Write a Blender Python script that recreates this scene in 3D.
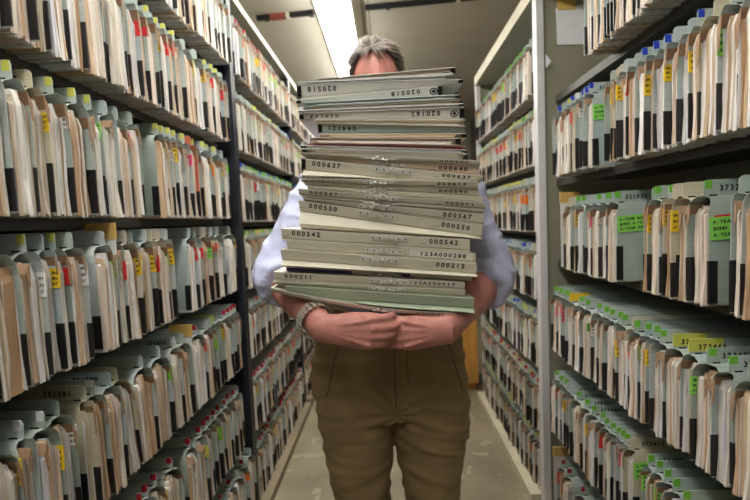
import bpy, math, random
from mathutils import Vector, Matrix, noise
random.seed(11)
R = random.Random(5)
for o in list(bpy.data.objects): bpy.data.objects.remove(o)
scene = bpy.context.scene
COL = scene.collection

# ------------------------------------------------------------------ camera, light, exposure
F = 450.0; CX, CY = 375.0, 250.0; VP = (388.0, 220.0); ROLL = 0.04
CAM = Vector((0, 0, 1.34)); L = 0.66
_a = Vector((VP[0]-CX, CY-VP[1], -F)).normalized()
_u = Vector((-ROLL, 1, 0)); _u = (_u - _a*_u.dot(_a)).normalized()
_r = _a.cross(_u).normalized()
M3 = Matrix((_r, _a, _u))                      # camera vector -> world vector
cd = bpy.data.cameras.new('camera'); cam = bpy.data.objects.new('camera', cd); COL.objects.link(cam)
cd.sensor_width = 36.0; cd.lens = 36.0*F/750.0; cd.clip_start = 0.02
cam.matrix_world = Matrix.Translation(CAM) @ M3.to_4x4()
cd.dof.use_dof = True; cd.dof.focus_distance = 1.0; cd.dof.aperture_fstop = 3.2
scene.camera = cam
w = bpy.data.worlds.new('world'); scene.world = w; w.use_nodes = True
w.node_tree.nodes['Background'].inputs[0].default_value = (0.8, 0.85, 1, 1)
w.node_tree.nodes['Background'].inputs[1].default_value = 0.0
scene.view_settings.view_transform = 'Standard'; scene.view_settings.look = 'None'
scene.view_settings.gamma = 1; scene.view_settings.use_curve_mapping = False
scene.view_settings.exposure = 1.12
LAMP = 12.5                                     # strength of the fluorescent diffusers

def P(px, py, d):
    """pixel + distance along the aisle -> world point"""
    v = M3 @ Vector((px-CX, CY-py, -F)); return CAM + v*(d/v.y)
def proj(p):
    v = M3.transposed() @ (Vector(p)-CAM); return (CX - F*v.x/v.z, CY + F*v.y/v.z)
def depth_at(px, x, z):
    lo, hi = 0.3, 8.0
    for _ in range(50):
        m = (lo+hi)/2; q = proj((x, m, z))[0]
        if (q < px) == (x < 0): lo = m
        else: hi = m
    return lo

def srgb(r, g, b):
    f = lambda c: ((c/255)/12.92 if c/255 <= .04045 else ((c/255+.055)/1.055)**2.4)
    return (f(r), f(g), f(b), 1)

# ------------------------------------------------------------------ text glyphs (made while the scene is still empty)
GLYPH = {}
def make_glyphs(chars):
    for c in chars:
        cu = bpy.data.curves.new('glyph', 'FONT'); cu.body = c; cu.resolution_u = 2; cu.offset = 0.03; cu.size = 1.0
        ob = bpy.data.objects.new('glyph', cu); COL.objects.link(ob)
        dg = bpy.context.evaluated_depsgraph_get(); me = ob.evaluated_get(dg).to_mesh()
        vs = [v.co.copy() for v in me.vertices]; fs = [tuple(p.vertices) for p in me.polygons]
        if vs:
            x0 = min(v.x for v in vs); x1 = max(v.x for v in vs); mid = (x0+x1)/2
            vs = [Vector((v.x-mid, v.y, 0)) for v in vs]
        GLYPH[c] = (vs, fs)
        ob.evaluated_get(dg).to_mesh_clear(); bpy.data.objects.remove(ob); bpy.data.curves.remove(cu)
make_glyphs('0123456789ATEMBON-')

# ------------------------------------------------------------------ materials
MATS = {}
def nodes(name):
    m = bpy.data.materials.new(name); m.use_nodes = True; MATS[name] = m
    nt = m.node_tree; return m, nt, nt.nodes['Principled BSDF']
def mat(name, col, rough=.6, metal=0, nscale=0, namt=.2, bump=0, bscale=None, stretch=(1,1,1), spec=.5, attr=False):
    m, nt, b = nodes(name)
    b.inputs['Roughness'].default_value = rough; b.inputs['Metallic'].default_value = metal
    b.inputs['Specular IOR Level'].default_value = spec
    tc = nt.nodes.new('ShaderNodeTexCoord'); mp = nt.nodes.new('ShaderNodeMapping'); mp.inputs['Scale'].default_value = stretch
    nt.links.new(tc.outputs['Object'], mp.inputs['Vector'])
    src = None
    if attr:
        a = nt.nodes.new('ShaderNodeVertexColor'); a.layer_name = 'Col'; src = a.outputs['Color']
    else:
        b.inputs['Base Color'].default_value = col
    if nscale:
        n = nt.nodes.new('ShaderNodeTexNoise'); n.inputs['Scale'].default_value = nscale; n.inputs['Detail'].default_value = 5
        nt.links.new(mp.outputs['Vector'], n.inputs['Vector'])
        mr = nt.nodes.new('ShaderNodeMapRange'); mr.inputs['From Min'].default_value = .3; mr.inputs['From Max'].default_value = .7
        mr.inputs['To Min'].default_value = 1-namt; mr.inputs['To Max'].default_value = 1+namt*.5
        nt.links.new(n.outputs['Fac'], mr.inputs['Value'])
        mx = nt.nodes.new('ShaderNodeMix'); mx.data_type = 'RGBA'; mx.blend_type = 'MULTIPLY'; mx.inputs['Factor'].default_value = 1
        if src: nt.links.new(src, mx.inputs['A'])
        else: mx.inputs['A'].default_value = col
        nt.links.new(mr.outputs['Result'], mx.inputs['B']); src = mx.outputs['Result']
    if src: nt.links.new(src, b.inputs['Base Color'])
    if bump:
        n2 = nt.nodes.new('ShaderNodeTexNoise'); n2.inputs['Scale'].default_value = bscale or nscale or 50; n2.inputs['Detail'].default_value = 4
        nt.links.new(mp.outputs['Vector'], n2.inputs['Vector'])
        bp = nt.nodes.new('ShaderNodeBump'); bp.inputs['Strength'].default_value = bump; bp.inputs['Distance'].default_value = .004
        nt.links.new(n2.outputs['Fac'], bp.inputs['Height']); nt.links.new(bp.outputs['Normal'], b.inputs['Normal'])
    return m
mat('card', (1,1,1,1), .62, nscale=14, namt=.12, attr=True, spec=.35)
mat('paper', (1,1,1,1), .85, nscale=6, namt=.26, bump=.6, bscale=6, stretch=(9,110,1.2), attr=True, spec=.15)
mat('sticker', (1,1,1,1), .5, nscale=20, namt=.06, attr=True, spec=.4)
mat('paper_flat', (1,1,1,1), .8, nscale=5, namt=.16, bump=.3, bscale=6, stretch=(1.2,9,150), attr=True, spec=.2)
mat('black_tape', srgb(24,24,27), .35, nscale=30, namt=.3)
mat('ink', srgb(28,28,32), .7)
mat('flap_kraft', srgb(152,122,96), .8, nscale=18, namt=.25)
mat('metal_clip', srgb(232,232,228), .3, .35)
mat('rack_dark', srgb(34,37,46), .42, .2, nscale=6, namt=.2)
mat('rack_shelf', srgb(70,68,62), .5, .2, nscale=6, namt=.2)
mat('rack_olive', srgb(142,138,120), .5, .1, nscale=4, namt=.12)
mat('rack_edge', srgb(206,204,206), .4, .1, nscale=6, namt=.1)
mat('rack_top', srgb(186,180,160), .45, .1, nscale=5, namt=.12)
mat('kick', srgb(198,190,166), .6, nscale=6, namt=.2)
mat('kick_dark', srgb(128,116,94), .6, nscale=6, namt=.2)
mat('floor', srgb(134,125,102), .55, nscale=3.2, namt=.28, bump=.1, bscale=60)
mat('ceiling', srgb(200,195,182), .9, nscale=2, namt=.06)
mat('wall', srgb(112,108,98), .9, nscale=2, namt=.08)
mat('wall_far', srgb(168,162,146), .9, nscale=2, namt=.08)
mat('rail', srgb(40,40,44), .5, .3, nscale=12, namt=.3)
mat('red_paint', srgb(158,78,66), .6)
mat('housing', srgb(226,222,206), .5)
mat('oak', srgb(200,146,70), .5, nscale=5, namt=.3, stretch=(6,6,.6))
mat('skin', srgb(200,136,126), .5, nscale=28, namt=.16, bump=.35, bscale=70)
mat('shirt', srgb(190,196,228), .85, nscale=10, namt=.06, bump=.15, bscale=300)
mat('trousers', srgb(152,131,94), .9, nscale=9, namt=.14, bump=.25, bscale=260)
mat('hair', srgb(122,108,98), .5, nscale=16, namt=.45, attr=True, stretch=(1,1,1))
mat('leather', srgb(40,28,22), .45, nscale=20, namt=.2)
mat('steel', srgb(205,202,192), .3, .6)
mat('eye', srgb(235,232,228), .2)
mat('thread', srgb(88,72,46), .9)
m, nt, b = nodes('lamp_glow'); b.inputs['Base Color'].default_value = (.9,.9,.9,1)
b.inputs['Emission Color'].default_value = (1,.965,.89,1); b.inputs['Emission Strength'].default_value = LAMP
# printed form lines on the covers, worn tile joints and scuffs on the floor
nt = MATS['card'].node_tree; bs = nt.nodes['Principled BSDF']
tc = nt.nodes.new('ShaderNodeTexCoord'); sx = nt.nodes.new('ShaderNodeSeparateXYZ'); nt.links.new(tc.outputs['Object'], sx.inputs[0])
mm = nt.nodes.new('ShaderNodeMath'); mm.operation = 'PINGPONG'; mm.inputs[1].default_value = .0075; nt.links.new(sx.outputs['Z'], mm.inputs[0])
cr = nt.nodes.new('ShaderNodeMapRange'); cr.inputs['From Min'].default_value = 0; cr.inputs['From Max'].default_value = .0009
cr.inputs['To Min'].default_value = .80; cr.inputs['To Max'].default_value = 1; nt.links.new(mm.outputs[0], cr.inputs['Value'])
mx = nt.nodes.new('ShaderNodeMix'); mx.data_type = 'RGBA'; mx.blend_type = 'MULTIPLY'; mx.inputs['Factor'].default_value = 1
nt.links.new(bs.inputs['Base Color'].links[0].from_socket, mx.inputs['A']); nt.links.new(cr.outputs[0], mx.inputs['B'])
nt.links.new(mx.outputs['Result'], bs.inputs['Base Color'])
mat('manila', (1,1,1,1), .48, nscale=12, namt=.1, attr=True, spec=.45)
nt = MATS['floor'].node_tree; bs = nt.nodes['Principled BSDF']
n = nt.nodes.new('ShaderNodeTexNoise'); n.inputs['Scale'].default_value = 9; n.inputs['Detail'].default_value = 2
tc = nt.nodes.new('ShaderNodeTexCoord'); nt.links.new(tc.outputs['Object'], n.inputs['Vector'])
mr = nt.nodes.new('ShaderNodeMapRange'); mr.inputs['From Min'].default_value = .62; mr.inputs['From Max'].default_value = .66
nt.links.new(n.outputs['Fac'], mr.inputs['Value'])
mx = nt.nodes.new('ShaderNodeMix'); mx.data_type = 'RGBA'; nt.links.new(mr.outputs[0], mx.inputs['Factor'])
nt.links.new(bs.inputs['Base Color'].links[0].from_socket, mx.inputs['A']); mx.inputs['B'].default_value = srgb(152,143,120)
nt.links.new(mx.outputs['Result'], bs.inputs['Base Color'])

# ------------------------------------------------------------------ mesh building
class MB:
    def __init__(s): s.v = []; s.f = []; s.c = []
    def vert(s, p): s.v.append(tuple(p)); return len(s.v)-1
    def face(s, idx, col=(1,1,1,1)): s.f.append(tuple(idx)); s.c.append(col)
    def quad(s, a, b, c, d, col=(1,1,1,1)):
        n = len(s.v); s.v += [tuple(a), tuple(b), tuple(c), tuple(d)]; s.face((n,n+1,n+2,n+3), col)
    def box(s, x0, x1, y0, y1, z0, z1, col=(1,1,1,1), M=None):
        n = len(s.v); q = [(x,y,z) for z in (z0,z1) for y in (y0,y1) for x in (x0,x1)]
        if M: q = [tuple(M @ Vector(p)) for p in q]
        s.v += q
        for f in ((0,2,3,1),(4,5,7,6),(0,1,5,4),(2,6,7,3),(0,4,6,2),(1,3,7,5)): s.face([n+i for i in f], col)
    def prism(s, poly, axis, a, b, col=(1,1,1,1)):
        """extrude a 2-D polygon along axis 'x','y' or 'z' from a to b"""
        def mk(p, t): return {'x':(t,p[0],p[1]), 'y':(p[0],t,p[1]), 'z':(p[0],p[1],t)}[axis]
        n = len(s.v); k = len(poly)
        s.v += [mk(p,a) for p in poly] + [mk(p,b) for p in poly]
        s.face(range(n,n+k), col); s.face(range(n+2*k-1,n+k-1,-1), col)
        for i in range(k): j = (i+1)%k; s.face((n+i,n+j,n+k+j,n+k+i), col)
    def text(s, txt, M, size, adv=.66, col=(1,1,1,1)):
        x = 0
        for ch in txt:
            if ch in GLYPH and ch != ' ':
                vs, fs = GLYPH[ch]; n = len(s.v)
                s.v += [tuple(M @ Vector(((v.x+x)*size, v.y*size, 0))) for v in vs]
                for f in fs: s.face([n+i for i in f], col)
            x += adv
        return x*size
    def add(s, o, M=None):
        n = len(s.v); s.v += [tuple(M @ Vector(p)) for p in o.v] if M else o.v
        for f, c in zip(o.f, o.c): s.face([n+i for i in f], c)
    def mesh(s, name, mats, smooth=False, midx=None):
        me = bpy.data.meshes.new(name); me.from_pydata(s.v, [], s.f)
        if not isinstance(mats, (list, tuple)): mats = [mats]
        for q in mats: me.materials.append(MATS[q])
        ca = me.color_attributes.new('Col', 'FLOAT_COLOR', 'CORNER')
        buf = []
        for p in s.c and zip(s.f, s.c): buf += list(p[1])*len(p[0])
        ca.data.foreach_set('color', buf)
        if smooth: me.polygons.foreach_set('use_smooth', [True]*len(me.polygons))
        if midx: me.polygons.foreach_set('material_index', midx)
        me.update(); return me
    def obj(s, name, mats, parent=None, smooth=False, loc=None):
        o = bpy.data.objects.new(name, s.mesh(name, mats, smooth)); COL.objects.link(o)
        if parent: o.parent = parent
        if loc: o.location = loc
        return o
def tag(o, label=None, cat=None, group=None, kind=None):
    for k, v in (('label',label),('category',cat),('group',group),('kind',kind)):
        if v: o[k] = v
    return o
def empty(name, loc=(0,0,0), rot=(0,0,0)):
    o = bpy.data.objects.new(name, None); COL.objects.link(o); o.location = loc; o.rotation_euler = rot
    o.empty_display_size = .05; return o
def bx(name, mt, x0, x1, y0, y1, z0, z1, parent=None, bevel=0):
    b = MB(); b.box(x0,x1,y0,y1,z0,z1); o = b.obj(name, mt, parent)
    if bevel:
        md = o.modifiers.new('bevel','BEVEL'); md.width = bevel; md.segments = 2
    return o

# ------------------------------------------------------------------ the room
CEIL = 2.70; Y0, Y1 = -2.6, 6.6; XW = 1.13
tag(bx('floor', 'floor', -XW-.1, XW+.1, Y0, Y1, -.06, 0), 'scuffed olive beige vinyl floor of the aisle', kind='structure')
ceil = tag(bx('ceiling', 'rail', -XW-.1, XW+.1, Y0, Y1, CEIL+.012, CEIL+.08), 'beige panelled ceiling', kind='structure')
for (x0, x1) in ((-XW-.1,-.074),(-.068,XW+.1)):
    ys = [Y0, .0, 2.94, Y1]
    for a, b in zip(ys[:-1], ys[1:]):
        bx('ceiling_panel', 'ceiling', x0, x1, a+.002, b-.002, CEIL, CEIL+.0115, ceil)
tag(bx('wall_left', 'wall', -XW-.16, -XW-.1, Y0, Y1, 0, CEIL), kind='structure')
tag(bx('wall_right', 'wall', XW+.1, XW+.16, Y0, Y1, 0, CEIL), kind='structure')
tag(bx('wall_back', 'wall_far', -XW-.16, XW+.16, Y1, Y1+.06, 0, CEIL), kind='structure')
tag(bx('wall_front', 'wall', -XW-.16, XW+.16, Y0-.06, Y0, 0, CEIL), kind='structure')

# fluorescent fixtures in one line above the aisle
def fixture(y0, y1, label):
    t = tag(empty('ceiling_light', (-.27, (y0+y1)/2, CEIL)), label, 'light', 'ceiling lights over the aisle')
    h = (y1-y0)/2; b = MB()
    b.prism([(-.135,0),(-.135,-.03),(-.118,-.052),(-.112,-.052),(-.112,-.03),(.095,-.03),(.095,-.052),(.101,-.052),(.15,-.02),(.15,0)], 'y', -h, h)
    b.obj('housing', 'housing', t)
    d = MB(); d.prism([(-.112,-.031),(-.112,-.075),(-.095,-.092),(.056,-.092),(.072,-.075),(.072,-.031)], 'y', -h+.01, h-.01); d.obj('diffuser', 'lamp_glow', t)
    for e in (-h, h-.008):
        c = MB(); c.box(-.134,.149,e,e+.008,-.094,-.001); c.obj('end_cap', 'housing', t)
fixture(2.55, 5.0, 'long bright ceiling light running away above the man\'s head')
fixture(.02, 2.5, 'near end of the bright ceiling light above the folder stack')
fixture(-1.3, -.03, 'ceiling light behind the viewpoint over the aisle')

# dark cable rail crossing the ceiling in two pieces, either side of the lights
def rail(pa, pb, label, red=False):
    va, vb = Vector((pa[0],pa[1],CEIL)), Vector((pb[0],pb[1],CEIL)); dlen = (vb-va).length
    t = tag(empty('ceiling_rail', va, (0,0,math.atan2(vb.y-va.y, vb.x-va.x))), label, 'rail')
    b = MB(); b.prism([(-.02,-.0005),(-.02,-.018),(-.012,-.026),(.012,-.026),(.02,-.018),(.02,-.0005)], 'x', 0, dlen); b.obj('channel', 'rail', t)
    for k in range(3):
        q = MB(); x = dlen*(.12+.40*k); q.box(x, x+.025, -.024, .024, -.029, -.0006); q.obj('bracket', 'housing' if k == 1 else 'rail', t)
    if red:
        q = MB(); q.box(dlen*.24, dlen*.50, -.0215, .0215, -.0275, -.0007); q.obj('red_section', 'red_paint', t)
rail((-.80,3.01),(-.425,2.975), 'short dark ceiling rail with a red section, left of the light', True)
rail((-.09,2.95),(1.0,2.855), 'long dark ceiling rail crossing above the right rack')

# ------------------------------------------------------------------ shelving racks
SHELF = L+.075                                  # shelf front edge sits behind the folder fronts
BACK = L+.40
def rack(name_side, y0, y1, zs, ztop, label, dark, light_post):
    s = -1 if name_side == 'left' else 1
    t = tag(empty('steel_shelving', (s*(L+.2), (y0+y1)/2, 0)), label, 'shelving'); ox, oy = t.location.x, t.location.y
    def pb(n, m, xa, xb, ya, yb, za, zb, par=t, bev=0):
        xs = sorted((s*xa, s*xb)); return bx(n, m, xs[0]-ox, xs[1]-ox, ya-oy, yb-oy, za, zb, par, bev)
    for k, z in enumerate(zs):
        b = MB(); xs = sorted((s*SHELF, s*BACK))
        sh = pb('shelf', 'rack_shelf', SHELF, BACK-.004, y0+.02, y1-.02, z-.014, z-.0005)
        pb('shelf_lip', 'rack_shelf', SHELF-.002, SHELF+.012, y0+.022, y1-.022, z-.030, z-.0145, sh)
    pb('back_panel', 'rack_dark' if dark else 'rack_olive', BACK-.003, BACK+.006, y0+.004, y1-.004, .0, ztop-.004)
    pm = 'rack_dark' if dark else 'rack_olive'
    for yy in (y0, y1):
        q = .0165
        if yy == y0: pb('side_panel', pm, L+.03, BACK-.004, yy+.001, yy+.012, .0, ztop-.012)
        else: pb('side_panel', pm, L+.03, BACK-.004, yy-.012, yy-.001, .0, ztop-.012)
        ya, yb = (yy+.001, yy+.024) if yy == y0 else (yy-.024, yy-.001)
        pb('post', 'rack_dark' if dark else ('rack_edge' if light_post else 'rack_olive'), L-.004, L+.029, ya, yb, 0, ztop-.012, t, .002)
    if dark: pb('top_panel', 'rack_olive', L-.004, BACK, y0, y1, ztop-.0115, ztop+.022)
    else:    pb('top_panel', 'rack_top', L-.006, BACK, y0, y1, ztop-.0115, ztop+.05)
    pb('kick_plate', 'kick_dark' if dark else 'kick', L-.05, L+.03, y0+.025, y1-.025, .0, .045)
r2z = lambda r: CAM.z + r*L
ZL = [r2z(r) for r in (1.06,.55,.06,-.41,-.91,-1.43,-1.93)]
ZLF = [z-.015 for z in ZL]
ZR = [r2z(r) for r in (.755,.22,-.315,-.85,-1.385,-1.92)]
ZRF = [r2z(r) for r in (.80,.335,-.12,-.585,-1.06,-1.53,-1.955)]
ZLT, ZRT = r2z(1.55), r2z(1.42)
YN0, YP, YF_L, YF_R, YF_L2 = .58, 2.0, 3.2, 3.3, 4.4
rack('left', YN0, YP, ZL, ZLT, 'nearest left rack with black post, filled with yellow and red tabbed folders', True, False)
rack('left', YP, YF_L, ZLF, ZLT, 'left rack beyond the black post beside the man\'s elbow', True, False)
rack('left', YF_L, YF_L2, ZLF, ZLT, 'farthest left rack, mostly hidden behind the held stack', True, False)
rack('right', YN0, YP, ZR, ZRT, 'nearest right rack with grey end panel, filled with blue and green tabbed folders', False, True)
rack('right', YP, YF_R, ZRF, ZRT, 'right rack beyond the pale post behind the man\'s shoulder', False, True)

# ------------------------------------------------------------------ shelf folders
GG = [srgb(180,191,188), srgb(170,183,178), srgb(188,197,195), srgb(164,177,170), srgb(176,189,190)]
BUFF = [srgb(202,194,170), srgb(196,186,160), srgb(206,198,184)]
ORANGE = srgb(196,110,80)
STK = {'y':srgb(206,206,96),'g':srgb(118,190,62),'r':srgb(176,28,44),'b':srgb(46,70,196),'w':srgb(228,230,232),
       'Y':srgb(232,196,38),'G':srgb(140,216,90),'P':srgb(232,90,130),'R':srgb(214,52,56),'W':srgb(226,226,226),'L':srgb(150,146,178),
       'D':srgb(70,140,40),'O':srgb(236,120,40)}
PAPER = [srgb(240,236,230), srgb(234,226,214), srgb(226,208,184), srgb(242,240,240), srgb(214,186,156), srgb(238,224,212), srgb(232,230,236),
         srgb(204,170,136), srgb(240,234,224), srgb(234,216,202)]
PARTS = ('cover','papers','divider_flap','corner_tape','far_tape','tab','fastener_slot','edge_sticker','number','face_sticker','sticker_text')
PMAT = {'cover':'card','papers':'paper','divider_flap':'flap_kraft','corner_tape':'black_tape','far_tape':'black_tape','tab':'sticker','fastener_slot':'ink',
        'edge_sticker':'sticker','number':'ink','face_sticker':'sticker','sticker_text':'ink'}
def folder_parts(s, t, h, cov, rng, tab=None, edge=None, band=None, number=None, face=None, wide=None, simple=False, D=.345, white=.5):
    B = {k: MB() for k in PARTS}; c = B['cover']
    yt = t*rng.uniform(.45,.62); x0n = rng.uniform(.003,.010); x0f = rng.uniform(-.014,-.006); xt = rng.uniform(-.002,.004)
    if face: yt = .004
    cd = tuple(k*.93 for k in cov[:3])+(1,)
    TH = .0012; strip = .034
    dr = min(.05, .012+t*.55)
    bul = rng.uniform(-.002,.003)
    prof = [(0,0),(-bul,h*.3),(-bul*.6,h*.6),(0,h-strip-dr),(.10*yt,h-strip-dr*.62),(.34*yt,h-strip-dr*.32),(.7*yt,h-strip-dr*.10),(yt,h-strip)]
    proff = [(t,0),(t+.001,h*.5),(t,h-strip-dr*.9),(t-.15*(t-yt),h-strip-dr*.5),(t-.55*(t-yt),h-strip-dr*.15),(yt+TH,h-strip)]
    def sheet(pr, x0, dyn, arch):
        n = len(pr)
        xs = [x0]*n
        if arch:                                  # front edge swings back under the tab
            for i in range(n):
                if pr[i][1] > h-strip-dr-.001 and i < n-1: xs[i] = x0 + .006*math.sin(math.pi*(i-3)/4.0)
                if i == n-1: xs[i] = xt
        for i in range(n-1):
            (ya,za),(yb,zb) = pr[i], pr[i+1]; xa, xb = xs[i], xs[i+1]
            o = (c.quad if True else None)
            c.quad((s*xa,ya,za),(s*D,ya,za),(s*D,yb,zb),(s*xb,yb,zb), cov)
            c.quad((s*xa,ya+dyn,za),(s*xb,yb+dyn,zb),(s*D,yb+dyn,zb),(s*D,ya+dyn,za), cd)
            c.quad((s*xa,ya,za),(s*xb,yb,zb),(s*xb,yb+dyn,zb),(s*xa,ya+dyn,za), tuple(min(1,k*1.08) for k in cov[:3])+(1,))
        ya = pr[0][0]; c.quad((s*x0,ya,0),(s*x0,ya+dyn,0),(s*D,ya+dyn,0),(s*D,ya,0), cd)
    sheet(prof, x0n, TH, True); sheet(proff, x0f, -TH, False)
    c.prism([(s*xt,h-strip),(s*xt,h-.009),(s*(xt+.003),h-.003),(s*(xt+.009),h),(s*D,h),(s*D,h-strip)], 'y', yt, yt+TH, cov)
    # spine fold closing the bottom
    c.quad((s*.08,0,.0),(s*D,0,.0),(s*D,t,.0),(s*.08,t,.0), cd)
    # papers
    p = B['papers']; n = max(3, min(15, int(t/.0042))); zl = [.001,.06,.13,.19,None]
    w1, w2, ph = rng.uniform(-.06,.06)*t, rng.uniform(-.03,.03)*t, rng.uniform(0,6)
    ya, yb = TH+.0008, t-TH-.0012
    lean = rng.uniform(-.004,.004); cuts = sorted([ya, yb] + [rng.uniform(ya,yb) for _ in range(n-1)])
    basec = rng.random(); pf = rng.uniform(-.008,.004)
    for i in range(n):
        y_0, y_1 = cuts[i], cuts[i+1]
        u = ((y_0+y_1)/2)/t
        arch = h-strip-.016-dr*1.0*abs(2*u-1)**1.7 - rng.uniform(0,.006)
        col = PAPER[int(rng.random()**(1+white)*len(PAPER))] if rng.random()>.25 else PAPER[int(basec*len(PAPER))]
        k = rng.uniform(.82,.95); col = tuple(min(1,q*k) for q in col[:3])+(1,)
        xi = pf+rng.uniform(-.004,.005); sag = rng.uniform(0,.008); pts = []
        for j, z in enumerate(zl):
            z = arch if z is None else (z-sag if j == 0 else z)
            yo = (w1*math.sin(z*14+ph)+w2*math.sin(z*40+ph*2)) * (1 if 0 < i < n-1 else .3) if not simple else 0
            x = xi + rng.uniform(-.0018,.0018) + (-.005*rng.random() if j == 0 else 0) + (.006 if j == 4 else 0)
            pts.append((x, max(ya,min(yb,y_0+yo)), max(ya,min(yb,y_1+yo)), z))
        for (xa,a0,a1,za),(xb,b0,b1,zb) in zip(pts[:-1], pts[1:]):
            p.quad((s*xa,a0,za),(s*xa,a1,za),(s*xb,b1,zb),(s*xb,b0,zb), col)
            p.quad((s*xa,a0,za),(s*xb,b0,zb),(s*(D-.02),b0,zb),(s*(D-.02),a0,za), col)
            if not simple: p.quad((s*xa,a1,za),(s*(D-.02),a1,za),(s*(D-.02),b1,zb),(s*xb,b1,zb), col)
        x,a0,a1,z = pts[-1]; p.quad((s*x,a0,z),(s*x,a1,z),(s*(D-.02),a1,z),(s*(D-.02),a0,z), col)
        x,a0,a1,z = pts[0]; p.quad((s*x,a0,z),(s*.072,a0,.002),(s*.072,a1,.002),(s*x,a1,z), col); p.quad((s*.072,a0,.002),(s*(D-.02),a0,.002),(s*(D-.02),a1,.002),(s*.072,a1,.002), col)
    # brown divider flap folded over the top of the bundle
    if t > .012:
        f = B['divider_flap']
        for (ua, ub) in ([(.94-min(.36,.012/t),.94)] if rng.random() < .7 else [(.07,.07+min(.3,.010/t))]):
            fl = rng.uniform(.018,.05); pl = []
            for k in range(5):
                u = ua+(ub-ua)*k/4; pl.append((u*t, h-strip-.012-dr*.95*abs(2*u-1)**1.7))
            low = min(q[1] for q in pl)-fl; bend = rng.uniform(.002,.006)
            f.prism(pl+[(ub*t-.0005,low),((ua+.15)*t,low+rng.uniform(-.006,.014))], 'x', s*-.0142, s*-.0132)
            for (q0,z0),(q1,z1) in zip(pl[:-1], pl[1:]):
                f.quad((s*-.0142,q0,z0),(s*-.0142,q1,z1),(s*.05,q1,z1),(s*.05,q0,z0))
    # black corner tape
    k = B['corner_tape']; zb = rng.uniform(.078,.105)
    xs = sorted((s*(x0n-.0012), s*(x0n+.017))); k.box(xs[0],xs[1],-max(bul,0)-.0014,TH+.0006,.003,zb)
    k = B['far_tape']; xs = sorted((s*(x0f-.0012), s*(x0f+.019))); k.box(xs[0],xs[1],t-TH-.0008,t+.0016,.003,zb+rng.uniform(-.004,.006))
    if tab:
        xa = xt+rng.uniform(.0005,.004); wt = rng.uniform(.0125,.0165); xs = sorted((s*xa, s*(xa+wt))); B['tab'].box(xs[0],xs[1],yt-.0006,yt+TH+.0006,h-rng.uniform(.0165,.0205),h-.0012,STK[tab])
    if wide:
        xs = sorted((s*(xt-.0006), s*(xt+.075))); B['tab'].box(xs[0],xs[1],yt-.0008,yt+TH+.0008,h-.028,h+.0005,STK[wide])
    xs = sorted((s*(xt+.012), s*(xt+.028))); B['fastener_slot'].box(xs[0],xs[1],yt-.0006,yt+.0002,h-.0345,h-.031)
    if edge:
        z1 = h-rng.uniform(.055,.08); z0 = z1-rng.uniform(.035,.05)
        xs = sorted((s*(x0f-.0008), s*(x0f+.024))); B['edge_sticker'].box(xs[0],xs[1],t-TH-.0008,t+.001,z0,z1,STK[edge])
        if edge in 'YWGP' and not simple:          # sideways lettering on the sticker
            for q in range(3):
                xs = sorted((s*(x0f+.004), s*(x0f+.012))); zz = z0+(z1-z0)*(.14+.28*q)
                Mq = Matrix.Translation((min(xs)+.002, t-TH-.0012, zz)) @ Matrix.Rotation(math.pi/2,4,'X'); B['sticker_text'].text(('AT','BO','AN')[q], Mq, .0088, .6)
    if band:
        xs = sorted((s*(x0n-.013), s*(x0n+.022))); z1 = h-strip-dr-.004; B['edge_sticker'].box(xs[0],xs[1],-.003,-.0022,z1-.028,z1,STK[band])
    if number:
        size = .0165; wd = len(number)*.66*size; off = .030 if not wide else .018
        x = off if s > 0 else -(off+wd)
        Mt = Matrix.Translation((x+size*.33, yt-.0012, h-.0235)) @ Matrix.Rotation(math.pi/2,4,'X')
        B['number'].text(number, Mt, size)
    if face:
        colr, back = face; zc = h-strip-dr-.012; wd = .098; tilt = rng.uniform(.02,.08)
        x = .008 if s > 0 else -(.008+wd)
        Mf = Matrix.Translation((x, -max(bul,0)-.0018, zc-.048)) @ Matrix.Rotation(-tilt,4,'Y')
        if back: B['face_sticker'].box(.012,wd+.012,.0003,.0009,.002,.052,STK[back],Mf)
        B['face_sticker'].box(0,wd,-.0006,.0002,0,.048,STK[colr],Mf)
        for q, tx in enumerate(('A-TEAM BONN','BONN A-TEAM','A-TEAM BONN')):
            B['sticker_text'].text(tx, Mf @ Matrix.Translation((.010,-.0009,.034-.0135*q)) @ Matrix.Rotation(math.pi/2,4,'X'), .0105, .68)
    return {k: v for k, v in B.items() if v.f}, B

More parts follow.
